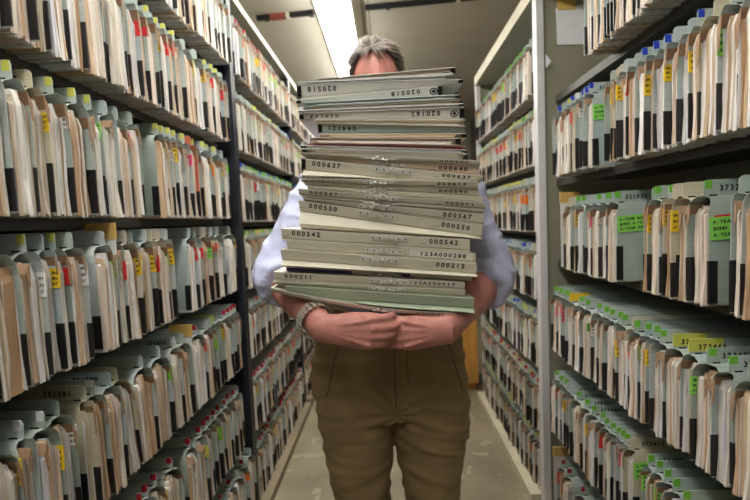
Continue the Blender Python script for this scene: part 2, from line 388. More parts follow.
ORD = lambda n: '%d%s' % (n, 'th' if 10 <= n % 100 <= 20 else {1:'st',2:'nd',3:'rd'}.get(n % 10, 'th'))
TABN = {'y':'yellow tab','g':'green tab','r':'red tab','b':'blue tab','w':'white tab'}
ROWN = ['top','second','third','fourth','fifth','sixth','lowest']
FOLDER_COUNT = 0
def place_folder(s, y0, t, z, h, idx, row, o):
    global FOLDER_COUNT
    rng = random.Random(hash((s,row,idx)) & 0xffff if False else (s+2)*7919+row*331+idx*17)
    cov = o.get('cov') or rng.choice(GG); buff = cov in BUFF
    parts, _ = folder_parts(s, t, h, cov, rng, o.get('tab'), o.get('edge'), o.get('band'), o.get('num'), o.get('face'), o.get('wide'), white=o.get('white',.5))
    side = 'left' if s < 0 else 'right'
    kind = 'orange-brown' if cov == ORANGE else ('buff' if buff else 'grey-green')
    end = 'black post' if s < 0 else 'grey panel'
    if o.get('face') or (o.get('num') and o.get('show')):
        lab = '%s folder stamped %s%s, %s from %s, %s shelf of %s rack' % (kind, o.get('num','371'), ' with big sticker' if o.get('face') else '', ORD(idx+1), end, ROWN[row], side)
    else:
        lab = '%s folder with %s, %s from %s, %s shelf of %s rack' % (kind, 'wide yellow label' if o.get('wide') else TABN.get(o.get('tab'), 'plain tab'), ORD(idx+1), end, ROWN[row], side)
    e = tag(empty('file_folder', (s*(L+rng.uniform(-.006,.008)), y0, z), (o.get('lean', rng.uniform(-.005,.005)), -s*rng.uniform(.0,.002), 0)), lab, 'folder', 'folders on the near shelves')
    cv = None
    for k in PARTS:
        if k in parts:
            par = e
            ob = parts[k].obj('corner_tape' if k == 'far_tape' else k, PMAT[k], par)
    FOLDER_COUNT += 1

def build_row(s, row, z, h, ents, fill_to=None, fill=(None,)):
    """ents: list of (pixel x of the tab corner, options) from far to near"""
    ent = []
    for e in ents:
        px, o = e[0], dict(e[1]) if len(e) > 1 else {}
        y = depth_at(px, s*L, z+h-.01); ent.append([y, o])
    ent.sort(key=lambda q: -q[0])
    y = ent[-1][0]; rr = random.Random(row*7+s)
    while fill_to and y > fill_to:
        y -= rr.uniform(.04,.06); ent.append([y, {'tab': rr.choice(fill), 'edge': rr.choice((None,None,'Y','R','G'))}])
    lim = YP-.026
    for i, (y, o) in enumerate(ent):
        far = lim if i == 0 else ent[i-1][2]
        nxt = ent[i+1][0] if i+1 < len(ent) else y-.05
        near = max(y-(y-nxt)*.5, y-.05)
        if rr.random() < .5: near = max(y-(y-nxt)*.2, y-.02)
        if o.get('flat'): near = y-.008
        if o.get('face'): near = y-.005
        top = min(far-.0034, y+o.get('back',.035))
        if top-near < .007: near = top-.007
        ent[i].append(near)
        place_folder(s, near, top-near, z, h, i, row, o)
O = lambda tab=None, edge=None, **k: dict(tab=tab, edge=edge, **k)
bf = lambda i=0: BUFF[i%3]
HR, HL = .264, .274
# right rack, near bay
build_row(1, 0, ZR[0], HR, [(q, O(t)) for q, t in ((592,None),(597,'b'),(600,None),(605,'b'),(609,None),(613,'b'),(617,None),(621,'b'),(631,None),(640,'b'),(652,None),(664,'b'),(678,None),(694,'b'),(712,None),(735,None))], .80, ('b',None))
build_row(1, 1, ZR[1], HR, [(557,O('b')),(562,O()),(567,O('y','R')),(572,O('b')),(577,O('w','R')),(582,O('b')),(586,O('b','W')),(590,O('b',num='372416',face=('G',None))),(608,O(None,white=1.2,back=.010)),
  (613,O(cov=bf(),edge='Y')),(619,O(cov=bf(2),white=1.5)),(626,O(None,'Y',white=1.5)),(634,O(None,'R')),(642,O('b',band='b',white=1.5)),(652,O('b','Y',white=1.2)),(663,O('b',band='r',white=1.2)),(672,O(None,'Y')),
  (683,O(white=1.6)),(702,O('b','Y',white=1.6)),(712,O(num='372412',cov=bf(),edge='Y',show=1,white=1.6)),(737,O(None,'G',white=1.8))], .80, ('b',))
build_row(1, 2, ZR[2], HR, [(569,O(cov=bf())),(574,O('y')),(577,O('g')),(580,O('g','Y')),(590,O()),(594,O('g','P')),(604,O('g','W')),(613,O('g',num='321920',face=('G',None))),
  (650,O('g',back=.02)),(660,O('g','Y')),(667,O('g',white=1.2)),(674,O(None,'Y',cov=bf(2),num='372',show=1,white=1.3)),(687,O(None,'Y',cov=bf())),(702,O('g',num='373224',face=('G','R'))),(740,O(white=1.2,back=.012)),(751,O('g'))], .80, ('g',))
build_row(1, 3, ZR[3], HR, [(554,O('g')),(557,O('g','P')),(562,O('g','P')),(566,O('g','P')),(572,O(wide='Y')),(580,O('g','W')),(587,O('g',band='D')),(596,O('g','W')),(604,O('g')),(611,O('g')),(615,O('g','W')),
  (624,O('g','Y')),(630,O(None,'Y',cov=bf(2))),(637,O('g','R')),(645,O('g','G')),(653,O('g','Y')),(664,O('g',num='373457',show=1)),(677,O(wide='y',num='373460',show=1)),(689,O(wide='y',num='373466',show=1)),
  (707,O('g','G',num='373487',show=1)),(726,O('g',num='373491',face=('Y','G')))], .82, ('g',))
build_row(1, 4, ZR[4], HR, [(555,O('g')),(560,O('g','R')),(563,O('g')),(567,O(None,'Y',num='373310')),(571,O(num='373318')),(577,O('g',num='373325')),(587,O('g',num='373331')),(594,O('g','Y',num='373340')),(602,O('g')),(607,O('g','R')),
  (612,O('g','W')),(616,O('g')),(619,O('g')),(623,O('g','P')),(628,O(cov=bf(),num='373412',face=('G',None))),(647,O('g','G',num='373407',show=1,back=.012)),(655,O('g','G')),(665,O('g','G')),(676,O('g')),(685,O('g')),(705,O(cov=bf()))], .95, ('g',))
build_row(1, 5, ZR[5], HR, [(561,O('r','R')),(567,O('r','O')),(580,O('r','W')),(590,O('r')),(604,O('r','W')),(618,O('r'))], 1.1, ('r',))
# left rack, near bay
build_row(-1, 0, ZL[0], HL, [(221,O()),(216,O()),(211,O()),(206,O('y')),(201,O()),(194,O()),(187,O()),(180,O()),(172,O()),(163,O()),(152,O())], 1.05, (None,))
build_row(-1, 1, ZL[1], HL, [(221,O()),(217,O('y','R')),(211,O('y')),(207,O('y','R')),(196,O(None,'Y')),(185,O(None,'y')),(174,O('y')),(165,O('y','R')),(160,O('y','R')),(154,O(None,'Y')),(148,O('y')),(138,O(None,'R')),(131,O(None,'R')),
  (119,O()),(106,O(white=1)),(88,O(white=1.)),(66,O()),(45,O()),(22,O()),(4,O())], .70, (None,))
build_row(-1, 2, ZL[2], HL, [(222,O(None,'g')),(218,O('y','Y')),(214,O('y')),(209,O('y','O')),(204,O('y','Y')),(195,O('y')),(188,O(cov=ORANGE)),(184,O('y','P')),(175,O('y',band='L')),(169,O('y','Y')),(164,O('y','W')),(157,O('y','y',flat=1)),
  (132,O(None,white=.8,back=.012)),(117,O(None,'R')),(106,O()),(88,O('y','G')),(75,O('y',num='350262')),(47,O('y','W')),(36,O(None,'Y',cov=bf(),num='350247',show=1)),(10,O('y'))], .70, ('y',))
build_row(-1, 3, ZL[3], HL, [(231,O(None,'Y')),(217,O()),(210,O(None,'R')),(203,O(cov=bf(2),edge='G')),(195,O(None,'R')),(187,O(None,'R',flat=1)),(167,O(None,'Y',back=.012)),(159,O(None,'G',cov=bf(2))),(152,O(None,'R',cov=bf())),(141,O(None,'Y')),(134,O(None,'Y')),
  (125,O(cov=bf(2),edge='Y',white=1)),(116,O('w','R')),(98,O(None,'G',flat=1)),(71,O(None,'W',back=.015)),(57,O('y','R')),(46,O(None,'Y')),(21,O('y','W'))], .70, ('y','y',None))
build_row(-1, 4, ZL[4], HL, [(235,O('r')),(231,O('r')),(228,O('r')),(224,O('r')),(219,O(None,'Y')),(214,O(wide='y')),(210,O(None,'g')),(205,O()),(198,O('r','R')),(182,O()),(175,O('w',num='351640')),(160,O(None,'g')),(141,O()),
  (126,O(cov=bf(),num='351612',show=1,lean=.09)),(110,O(num='351587',show=1)),(95,O('w')),(86,O(cov=bf(),num='351381',show=1,flat=1)),(64,O(None,'W',back=.02)),(36,O('w','Y')),(22,O('w'))], .70, ('w',None))
build_row(-1, 5, ZL[5], HL, [(238,O()),(234,O('r')),(230,O('r')),(225,O('r')),(220,O('r')),(216,O('r','g')),(211,O('r',band='R')),(205,O('r')),(199,O('r','y')),(190,O('r')),(174,O('r')),(157,O('r','Y')),(147,O('r')),(139,O('r'))], .98, ('r',))
build_row(-1, 6, ZL[6], HL, [(250,O()),(244,O('r','O')),(238,O()),(231,O('r')),(223,O('r')),(213,O('r'))], 1.2, ('r',))

# cards that mark a place in a row: white pocket card with a tan label over its top
def guide(s, px, z, h, label):
    y = depth_at(px, s*L, z+h); t = tag(empty('guide_card', (s*(L-.003), y, z)), label, 'card')
    b = MB(); xs = sorted((0, s*.2)); b.box(xs[0],xs[1],-.0012,.0012,0,h-.012,srgb(206,206,206)); b.obj('card', 'sticker', t)
    b = MB(); xs = sorted((s*-.002, s*.072)); b.box(xs[0],xs[1],-.003,.003,h-.04,h,srgb(196,160,92)); b.obj('tan_label', 'sticker', t)
guide(1, 561, ZR[2], .285, 'white card with tan label against the grey panel, third shelf of right rack')
guide(1, 554, ZR[5], .285, 'white card with tan label against the grey panel, lowest shelf of right rack')
guide(-1, 190, ZL[4], .287, 'white card with tan label among folders, fifth shelf of left rack')
guide(-1, 113, ZL[3], .292, 'white card with tan label sticking up above folders, fourth shelf of left rack')
# card taped to the end panel, and a paper corner on the pale post
t = tag(empty('taped_card', P(573,45,1.983)), 'blank white card hanging from tan tape on the grey panel', 'card')
b = MB(); b.prism([(-.066,.004),(.064,0),(.066,.165),(-.07,.155)], 'y', -.001, .001, srgb(222,222,228)); b.obj('card', 'sticker', t)
b = MB(); b.box(-.062,.012,-.003,.002,.145,.19,srgb(196,164,88)); b.obj('tape', 'sticker', t)
b = MB(); q = P(539.5,61,1.95); b.prism([(0,-.028),(.022,.0),(0,.03)], 'y', -.0006, .0006, srgb(225,226,235))
tag(b.obj('paper_scrap', 'sticker', None, loc=(L+.0295,1.96,q.z)), 'small pointed scrap of white paper sticking out behind the pale post', 'paper')

# ------------------------------------------------------------------ folders in the bays beyond the posts: too many and too small to pick apart, one object
FAR = {k: MB() for k in PARTS}
def far_row(s, z, h, y0, y1, tabs, edges, rng, w=(.016,.034)):
    y = y1-.03
    while y > y0+.06:
        t = rng.uniform(*w)
        if rng.random() < .05: y -= rng.uniform(.01,.03)
        y -= t+.002
        if y < y0+.028: break
        cov = rng.choice(BUFF) if rng.random() < .2 else rng.choice(GG)
        _, Bp = folder_parts(s, t, h*rng.uniform(.97,1.0), cov, rng, rng.choice(tabs), rng.choice(edges) if rng.random() < .45 else None, simple=True)
        Mt = Matrix.Translation((s*(L+rng.uniform(-.006,.01)), y, z))
        for k, v in Bp.items():
            if v.f: FAR[k].add(v, Mt)
rg = random.Random(3)
ED = (None,None,None,'Y','R','G',None,'W','O')
for k, tb in enumerate((('r','r',None),('b','y',None,None),('g','g','b'),('g',None,'y'),(None,'r'),('r',None),('r','r',None))):
    far_row(-1, ZLF[k], .268, YP, YF_L, tb, ED, rg); far_row(-1, ZLF[k], .268, YF_L, YF_L2, tb, ED, rg, (.03,.05))
for k, tb in enumerate(((None,'g',None),(None,'y','g'),('y',None,None),(None,'b'),('b','y',None),(None,'r','y'),('y',None,'y'))):
    far_row(1, ZRF[k], .252, YP, YF_R, tb, ED, rg)
big = MB(); midx = []; names = []
for k, v in FAR.items():
    if v.f:
        names.append(PMAT[k]); big.add(v); midx += [len(names)-1]*len(v.f)
o = bpy.data.objects.new('shelved_folders', big.mesh('shelved_folders', names, midx=midx)); COL.objects.link(o)
tag(o, 'hundreds of smaller file folders packed on the racks beyond the posts', 'folder', kind='stuff')

# tan cupboard just visible past the man's leg
t = tag(empty('wooden_cupboard', (.44, 3.62, 0)), 'tan wooden cupboard past the man\'s leg at the end of the right rack', 'cupboard')
bx('body', 'oak', -.21, .21, -.2, .2, .05, 1.02, t, .004); bx('plinth', 'oak', -.19, .19, -.18, .18, 0, .0495, t)
for sx in (-1, 1):
    d = bx('door', 'oak', *sorted((sx*.002, sx*.205)), -.219, -.2005, .06, 1.0, t, .003)
    k = MB(); k.box(*sorted((sx*.012, sx*.022)), -.235, -.2195, .48, .58); k.obj('handle', 'steel', d)
bx('top', 'oak', -.225, .225, -.222, .21, 1.0205, 1.045, t, .004)

# ------------------------------------------------------------------ the held stack
YS = .97; SD = .212
GREY = srgb(214,211,204); MAN = srgb(216,211,194); MAN2 = srgb(206,201,184); WHT = srgb(244,244,243); TEAL = srgb(176,196,192); CRM = srgb(232,214,186)
PNK = srgb(226,204,186); GRN = srgb(170,182,160); REDC = srgb(196,92,96)
# (xl,yl,xr,yr, type, colour, left number, right number, extras)
ST = [
 (314,78.5,455,66.5,'P',GREY,'','',dict(kr=1,desc='topmost folder, tilted up to the right')),
 (297,81.6,446,74.5,'P',WHT,'','',dict(desc='white papers folder just under the tilted top one')),
 (296.5,84.6,463,78.0,'F',GREY,'020518','',dict(inv=1,kl=1,kr=1,desc='grey folder stamped 020518 upside down near the top')),
 (296,99,442,84.5,'F',GREY,'','020518',dict(inv=1,kl=1,kr=1,seal=1,desc='grey folder with dark seal at right, fourth from top')),
 (304.7,103,459,95,'P',TEAL,'','',dict(kr=1,desc='pale teal folder with white papers, fifth from top')),
 (309,106.6,461,99,'P',CRM,'','',dict(desc='folder with cream papers, sixth from top')),
 (299.5,110.8,463,103.8,'P',WHT,'','',dict(kl=1,kr=1,desc='folder with white papers above the one stamped 020162')),
 (299.5,114,463.6,108,'F',GREY,'020162','020162',dict(inv=1,kl=1,kr=1,seal=1,desc='grey folder stamped 020162 upside down at both ends')),
 (314,120.2,465,120,'P',MAN,'','',dict(desc='buff folder of papers right above the teal face')),
 (318,123.6,465,127.2,'F',TEAL,'044121','',dict(inv=1,kl=1,desc='pale teal folder stamped 044121 upside down')),
 (318,133.8,466,133,'P',CRM,'','',dict(kr=1,desc='folder with a cream wad below the teal one')),
 (311,137.8,460,138.4,'P',PNK,'','',dict(kr=1,desc='thick wad of pinkish papers in mid stack')),
 (307,143,466,146,'F',REDC,'','',dict(desc='thin red-edged folder below the pinkish wad')),
 (301,144.8,466.5,149.5,'P',WHT,'','',dict(kl=1,kr=1,desc='white folder right under the red edge')),
 (301.7,148.6,468,154,'P',CRM,'','',dict(kl=1,kr=1,desc='cream folder of papers above the first clips')),
 (301.7,153,480,161,'S',MAN,'','000645',dict(clip=1,desc='buff folder stamped 000645 at right, above the pinkish one')),
 (305,155.6,480,166,'S',PNK,'','000640',dict(clip=1,desc='pinkish buff folder with clip stamped 000640 at right')),
 (302,158.4,482.6,176,'S',MAN,'000637','000637',dict(kl=1,clip=1,desc='tall buff folder stamped 000637 at both ends')),
 (301.7,178.7,477.5,181.6,'S',MAN2,'000613','000613',dict(clip=1,desc='buff folder stamped 000613 at both ends')),
 (304,182.3,479.7,189.5,'S',MAN,'','000590',dict(clip=1,desc='buff folder stamped 000590 at right')),
 (307,185.4,484,197,'S',MAN,'','',dict(clip=1,desc='thin unstamped buff folder below 000590')),
 (299,188.8,485.6,203,'S',MAN2,'000567','000571',dict(clip=1,desc='buff folder with 000567 at left and 000571 at right')),
 (302,195.8,484,209.6,'S',MAN,'','',dict(clip=1,desc='thin buff folder pressed under 000571')),
 (303,197.6,484,214,'S',MAN2,'','000567',dict(clip=1,desc='buff folder stamped 000567 at right only')),
 (298,200,482.7,226,'S',MAN,'000550','000550',dict(clip=1,desc='thick bulging buff folder stamped 000550')),
 (281.5,228.4,469.5,239.4,'S',MAN,'000542','000542',dict(clip=1,desc='wide buff folder stamped 000542')),
 (286.6,241,476,253.4,'S',MAN2,'','123A000288',dict(clip=1,lab=1,desc='buff folder with white label 123A000288')),
 (281.5,249,476,263,'S',MAN,'','000215',dict(clip=1,desc='thick buff folder below the label 123A000288')),
 (286,267.6,472.7,277.4,'S',MAN,'','',dict(clip=1,purple=1,desc='buff folder with a purple edge')),
 (273.8,271.6,464.6,282,'S',MAN,'000211','123A000017',dict(clip=1,lab=1,desc='buff folder with white label 123A000017')),
 (273,281,465,289.6,'S',MAN2,'','',dict(clip=1,desc='plain buff folder above the green one')),
 (285.5,285,473.4,297.7,'S',GRN,'','',dict(desc='pale green folder second from the bottom')),
 (271.6,287,456,312,'S',MAN,'','000006',dict(clip=1,sag=.011,desc='bottom buff folder sagging onto the man\'s arms')),
]
def build_stack():
    NS = 14; lines = []
    for e in ST:
        A, B_ = P(e[0],e[1],YS), P(e[2],e[3],YS); lines.append((A.x,A.z,B_.x,B_.z,e[8].get('sag',0)))
    def zat(k, x):
        xa,za,xb,zb,sg = lines[k]; u = (x-xa)/(xb-xa); uu = max(0,min(1,u))
        return za+(zb-za)*u - 4*sg*uu*(1-uu)*1.0
    rng = random.Random(9)
    for k, e in enumerate(ST):
        xa,za,xb,zb,sg = lines[k]; opt = e[8]; typ = e[4]; col = e[5]
        fy = YS+rng.uniform(-.010,.008)+(.004 if typ == 'P' else 0)
        org = Vector((xa, fy, zat(k,xa)))
        root = tag(empty('held_folder', org), '%s, in the held stack' % opt['desc'], 'folder', 'folders in the held stack')
        xs = [xa+(xb-xa)*i/NS for i in range(NS+1)]
        prof = []
        for x in xs:
            zt = zat(k,x)
            if k+1 < len(ST): zb_ = zat(k+1,x)+.0007
            else: zb_ = zt-.010
            if zt-zb_ < .0022: zb_ = zt-.0022
            prof.append((x,zt,zb_))
        # cover: closed solid lofted along x
        c = MB(); edge = tuple(min(.86,q*.5+.42) for q in col[:3])+(1,)
        def ring(x, zt, zb_):
            th = zt-zb_; st = min(.021, th*.75)
            if typ == 'P':
                m = min(.0014, th*.3)
                return [(0,zt),(0,zt-m),(.016,zt-m-.0003),(.016,zb_+m*.6),(.001,zb_+m*.6),(.001,zb_),(SD,zb_),(SD,zt)]
            if th > .03:
                return [(0,zt),(.0004,zt-.0018),(.007,zt-st),(.0105,zt-st-.002),(-.004,(zt-st)*.3+zb_*.7),(.001,zb_+.004),(.012,zb_),(SD,zb_),(SD,zt)]
            return [(0,zt),(.0004,zt-min(.0018,th*.3)),(.0045,zt-st),(.0080,zt-st-.1*th),(.007,zb_+.05*th),(.008,zb_),(.012,zb_),(SD,zb_),(SD,zt)]
        rings = [ring(*q) for q in prof]
        # one ring type per folder
        nn = [len(r) for r in rings]; mxn = max(nn)
        base = []
        for q, r in zip(prof, rings):
            base.append(len(c.v))
            for dy, z in r: c.v.append((q[0]-org.x, dy, z-org.z))
        for i in range(NS):
            a, b2 = base[i], base[i+1]; n = nn[i]
            for j in range(n):
                j2 = (j+1)%n; c.face((a+j,b2+j,b2+j2,a+j2), edge if j == 0 else col)
        c.face([base[0]+j for j in range(nn[0])], col); c.face([base[-1]+j for j in range(nn[-1]-1,-1,-1)], col)
        cov = c.obj('cover', 'manila', root)
        # paper ends / paper layers
        p = MB()
        if typ == 'P':
            ly = 4
            for q in range(ly):
                for i in range(NS):
                    pass
            for q in range(ly):
                c1 = rng.choice((WHT, col, CRM, srgb(214,216,218))); fr = rng.uniform(.0010,.0100); x_in = rng.uniform(.004,.03); x_in2 = rng.uniform(.002,.03)
                pv = []
                for (x,zt,zb_) in prof:
                    xx = min(max(x, xa+x_in), xb-x_in2); th = zt-zb_; m = min(.0014,th*.3)
                    z1 = zt-m-.0002-(th-1.8*m)*q/ly; z0 = zt-m-.0002-(th-1.8*m)*(q+.9)/ly
                    pv.append((xx,z1,z0))
                for (xA,a1,a0),(xB,b1,b0) in zip(pv[:-1], pv[1:]):
                    if xB-xA < 1e-5: continue
                    q_ = lambda x,y,z: (x-org.x, y, z-org.z)
                    p.quad(q_(xA,fr,a0),q_(xB,fr,b0),q_(xB,fr,b1),q_(xA,fr,a1),c1)
                    p.quad(q_(xA,fr,a1),q_(xB,fr,b1),q_(xB,.018,b1),q_(xA,.018,a1),c1)
                    p.quad(q_(xA,fr,a0),q_(xA,.018,a0),q_(xB,.018,b0),q_(xB,fr,b0),c1)
            p.obj('papers', 'paper_flat', root)
        else:
            for (x,zt,zb_), sg_ in ((prof[0],-1),(prof[-1],1)):
                th = zt-zb_
                if th > .006: p.box(*sorted((x-org.x, x-org.x+sg_*.0015)), .02, SD-.01, zb_-org.z+th*.2, zt-org.z-th*.2, PAPER[1])
            if p.f: p.obj('papers', 'paper_flat', root)
        # frame on the front strip at pixel fraction u
        def frame(u, dz, off=.0006):
            x = xa+(xb-xa)*u; x2 = x+.002; zt = zat(k,x); i = min(NS-1,max(0,int(u*NS)))
            th = prof[i][1]-prof[i][2]; th2 = prof[i+1][1]-prof[i+1][2]; th = th+(th2-th)*(u*NS-i)
            st = min(.021, th*.75); slope = (.0066 if th > .03 else .0041)
            dirx = Vector((x2-x,0,zat(k,x2)-zt)).normalized()
            lip = .0018 if th > .006 else th*.3; down = Vector((0,slope,-(st-lip))).normalized(); nrm = dirx.cross(-down).normalized()
            if nrm.y > 0: nrm = -nrm
            upv = nrm.cross(dirx).normalized()
            o_ = Vector((x-org.x,.0004,zt-lip-org.z)) + down*dz + nrm*off
            Mx = Matrix((dirx, upv, nrm)).transposed().to_4x4(); Mx.translation = o_
            return Mx, st
        W_ = xb-xa
        for txt, side in ((e[6],0),(e[7],1)):
            if not txt: continue
            size = .0150 if not opt.get('lab') or side == 0 else .0142
            adv = .72; wd = len(txt)*adv*size
            u = .055 if side == 0 else (1-(wd+.022)/W_)
            if opt.get('seal') and side: u -= .075
            if opt.get('lab') and side: u = 1-(wd+.018)/W_
            fr, st = frame(u+wd/W_/2, .0006)
            hh = min(size, (st-.002)*1.05)
            if st < .004: continue
            n = MB(); Mx = fr @ Matrix.Translation((-wd/2,-hh*.75,0)) @ Matrix.Diagonal((1,hh/size*.95,1,1))
            if opt.get('inv'): Mx = fr @ Matrix.Translation((wd/2,-hh*.1,0)) @ Matrix.Rotation(math.pi,4,'Z') @ Matrix.Diagonal((1,hh/size*.95,1,1))
            n.text(txt, Mx @ Matrix.Translation((size*.3,0,0)), size, adv); n.obj('number', 'ink', root)
            if opt.get('lab') and side:
                lb = MB(); lb.box(-wd/2-.022,wd/2+.012,-min(.0145,st)+.001,.002,-.0005,.0,srgb(224,222,214),fr @ Matrix.Translation((0,.001,-.0001))); lb.obj('paper_label','sticker',root)
            elif not opt.get('inv'):
                ln = MB(); ln.box(-.022,-.004,-hh*.8-.0012,-hh*.8-.0006,0,.0002,(1,1,1,1),fr @ Matrix.Translation((-wd/2,0,0))); ln.obj('rule_line','ink',root)
        if opt.get('seal'):
            fr, st = frame(.945,.003); rr = min(.007, st*.45); sl = MB()
            for a in range(16):
                a0, a1 = a*math.pi/8, (a+1)*math.pi/8
                f2 = lambda r_, g: fr @ Vector((r_*math.cos(g)*1.3, r_*math.sin(g)-rr*.8, 0))
                sl.quad(f2(rr,a0),f2(rr,a1),f2(rr*.7,a1),f2(rr*.7,a0)); sl.quad(f2(rr*.45,a0),f2(rr*.45,a1),f2(0,a1),f2(0,a0))
            sl.obj('seal', 'ink', root)
        for fl, i0, i1 in (('kl',0,1),('kr',NS,NS-1)):
            if not opt.get(fl): continue
            x, zt, zb_ = prof[i0]; sg_ = 1 if i0 == 0 else -1; kb = MB(); th = zt-zb_
            fr, st = frame(0.0 if i0 == 0 else 1.0, 0, 0)
            kb.box(*sorted((sg_*-.0008, sg_*.0085)), -max(st,.0022), .0003, -.012, .0009, (1,1,1,1), fr)
            kb.box(*sorted((x-org.x-sg_*.0012, x-org.x)), .0, SD*.8, zb_-org.z+.0006, zt-org.z-.0004)
            kb.obj('black_tape', 'black_tape', root)
        if opt.get('purple'):
            fr, st = frame(.17,.0,.0007); kb = MB(); kb.box(-.07,.075,-.0065,.001,-.001,.0002,srgb(72,48,110),fr); kb.obj('purple_edge','sticker',root); kb = MB()
            fr, st = frame(.62,.0,.0007); kb.box(-.012,.02,-.0065,.001,-.001,.0002,srgb(72,48,110),fr); kb.obj('purple_edge','sticker',root)
        if opt.get('clip'):
            uc = (387-e[0])/(e[2]-e[0])+rng.uniform(-.05,.04)
            fr, st = frame(uc,.001,.0008); cl = MB(); hp = max(.0055, min(.011, st*.85))
            jit = rng.uniform(-.004,.004); hl = MB()
            for sg_ in (-1,1):
                cl.box(*sorted((sg_*.015+jit, sg_*.040+jit)), -hp*.85, -.0002, 0, .0010, (1,1,1,1), fr)       # base plates
                cl.box(*sorted((sg_*.010+jit, sg_*.018+jit)), -hp*.95, -hp*.45, .0010, .0042, (1,1,1,1), fr)
                cl.box(*sorted((sg_*.004+jit, sg_*.009+jit)), -hp*.6, hp*.05, .0008, .0060, (1,1,1,1), fr @ Matrix.Rotation(rng.uniform(-.5,.5),4,'Z'))
                hl.box(*sorted((sg_*.034+jit, sg_*.037+jit)), -hp*.6, -hp*.3, .0010, .0013, (1,1,1,1), fr)
                hl.box(*sorted((sg_*.0185+jit, sg_*.0215+jit)), -hp*.6, -hp*.3, .0010, .0013, (1,1,1,1), fr)
            cl.box(-.017+jit,.017+jit,-hp*.34,-hp*.16,.0042,.0052,(1,1,1,1), fr @ Matrix.Rotation(rng.uniform(-.12,.12),4,'Z'))
            tag(hl.obj('rivet_holes', 'ink', root), kind='stuff')
            cl.obj('fastener', 'metal_clip', root)
build_stack()

# ------------------------------------------------------------------ the man
def tube(b, pts, radii, ref, n=20, cap=True):
    """closed loft: elliptical rings along pts; radii = (along ref, across)"""
    pts = [Vector(p) for p in pts]; ref = Vector(ref); base = []
    for i, p in enumerate(pts):
        T = (pts[min(i+1,len(pts)-1)]-pts[max(i-1,0)])
        if T.length < 1e-6: T = pts[i]-pts[i-2]
        T.normalize(); A = (ref-T*ref.dot(T)).normalized(); Bv = T.cross(A)
        ra, rb = radii[i] if isinstance(radii[i], tuple) else (radii[i], radii[i])
        base.append(len(b.v))
        for k in range(n):
            th = 2*math.pi*k/n; b.v.append(tuple(p+A*(ra*math.cos(th))+Bv*(rb*math.sin(th))))
    for a, c in zip(base[:-1], base[1:]):
        for k in range(n): b.face((a+k,a+(k+1)%n,c+(k+1)%n,c+k))
    if cap:
        b.face([base[0]+k for k in range(n-1,-1,-1)]); b.face([base[-1]+k for k in range(n)])
def ball(b, c, r, n=14):
    c = Vector(c); r = Vector(r) if not isinstance(r,(int,float)) else Vector((r,r,r)); base = len(b.v); m = n//2
    b.v.append(tuple(c+Vector((0,0,-r.z))))
    for i in range(1,m):
        ph = -math.pi/2+math.pi*i/m
        for k in range(n):
            th = 2*math.pi*k/n; b.v.append((c.x+r.x*math.cos(ph)*math.cos(th), c.y+r.y*math.cos(ph)*math.sin(th), c.z+r.z*math.sin(ph)))
    b.v.append(tuple(c+Vector((0,0,r.z)))); top = len(b.v)-1
    for k in range(n): b.face((base, base+1+(k+1)%n, base+1+k)); b.face((top, top-n+k, top-n+(k+1)%n))
    for i in range(m-2):
        for k in range(n): q = base+1+i*n; b.face((q+k,q+(k+1)%n,q+n+(k+1)%n,q+n+k))
def smooth_chain(pts, rad, per=5):
    """Catmull-Rom resample of points and radii"""
    P_ = [Vector(p) for p in pts]; R_ = [Vector((r if isinstance(r,tuple) else (r,r))) for r in rad]; op, orr = [], []
    for i in range(len(P_)-1):
        for k in range(per):
            t = k/per; g = lambda a: [a[max(i-1,0)],a[i],a[i+1],a[min(i+2,len(a)-1)]]
            def cm(q): p0,p1,p2,p3 = q; return .5*((2*p1)+(p2-p0)*t+(2*p0-5*p1+4*p2-p3)*t*t+(3*p1-p0-3*p2+p3)*t**3)
            op.append(cm(g(P_))); v = cm(g(R_)); orr.append((v.x,v.y))
    op.append(P_[-1]); orr.append(tuple(R_[-1])); return op, orr
def remesh(b, name, voxel, sm, mt, parent, disp=None):
    me = bpy.data.meshes.new(name+'_src'); me.from_pydata(b.v, [], b.f); me.update()
    ob = bpy.data.objects.new(name+'_src', me); COL.objects.link(ob)
    md = ob.modifiers.new('remesh','REMESH'); md.mode = 'VOXEL'; md.voxel_size = voxel; md.adaptivity = 0
    if sm: ms = ob.modifiers.new('smooth','SMOOTH'); ms.factor = .5; ms.iterations = sm
    dg = bpy.context.evaluated_depsgraph_get(); dg.update()
    out = bpy.data.meshes.new_from_object(ob.evaluated_get(dg), depsgraph=dg); bpy.data.objects.remove(ob); bpy.data.meshes.remove(me)
    if disp:
        nv = [(v.co.copy(), v.normal.copy()) for v in out.vertices]
        for v, (co, no) in zip(out.vertices, nv): v.co = co+no*disp(co, no)
        out.update()
    out.name = name; out.materials.clear(); out.materials.append(MATS[mt])
    out.polygons.foreach_set('use_smooth', [True]*len(out.polygons))
    o = bpy.data.objects.new(name, out); COL.objects.link(o); o.parent = parent; return o

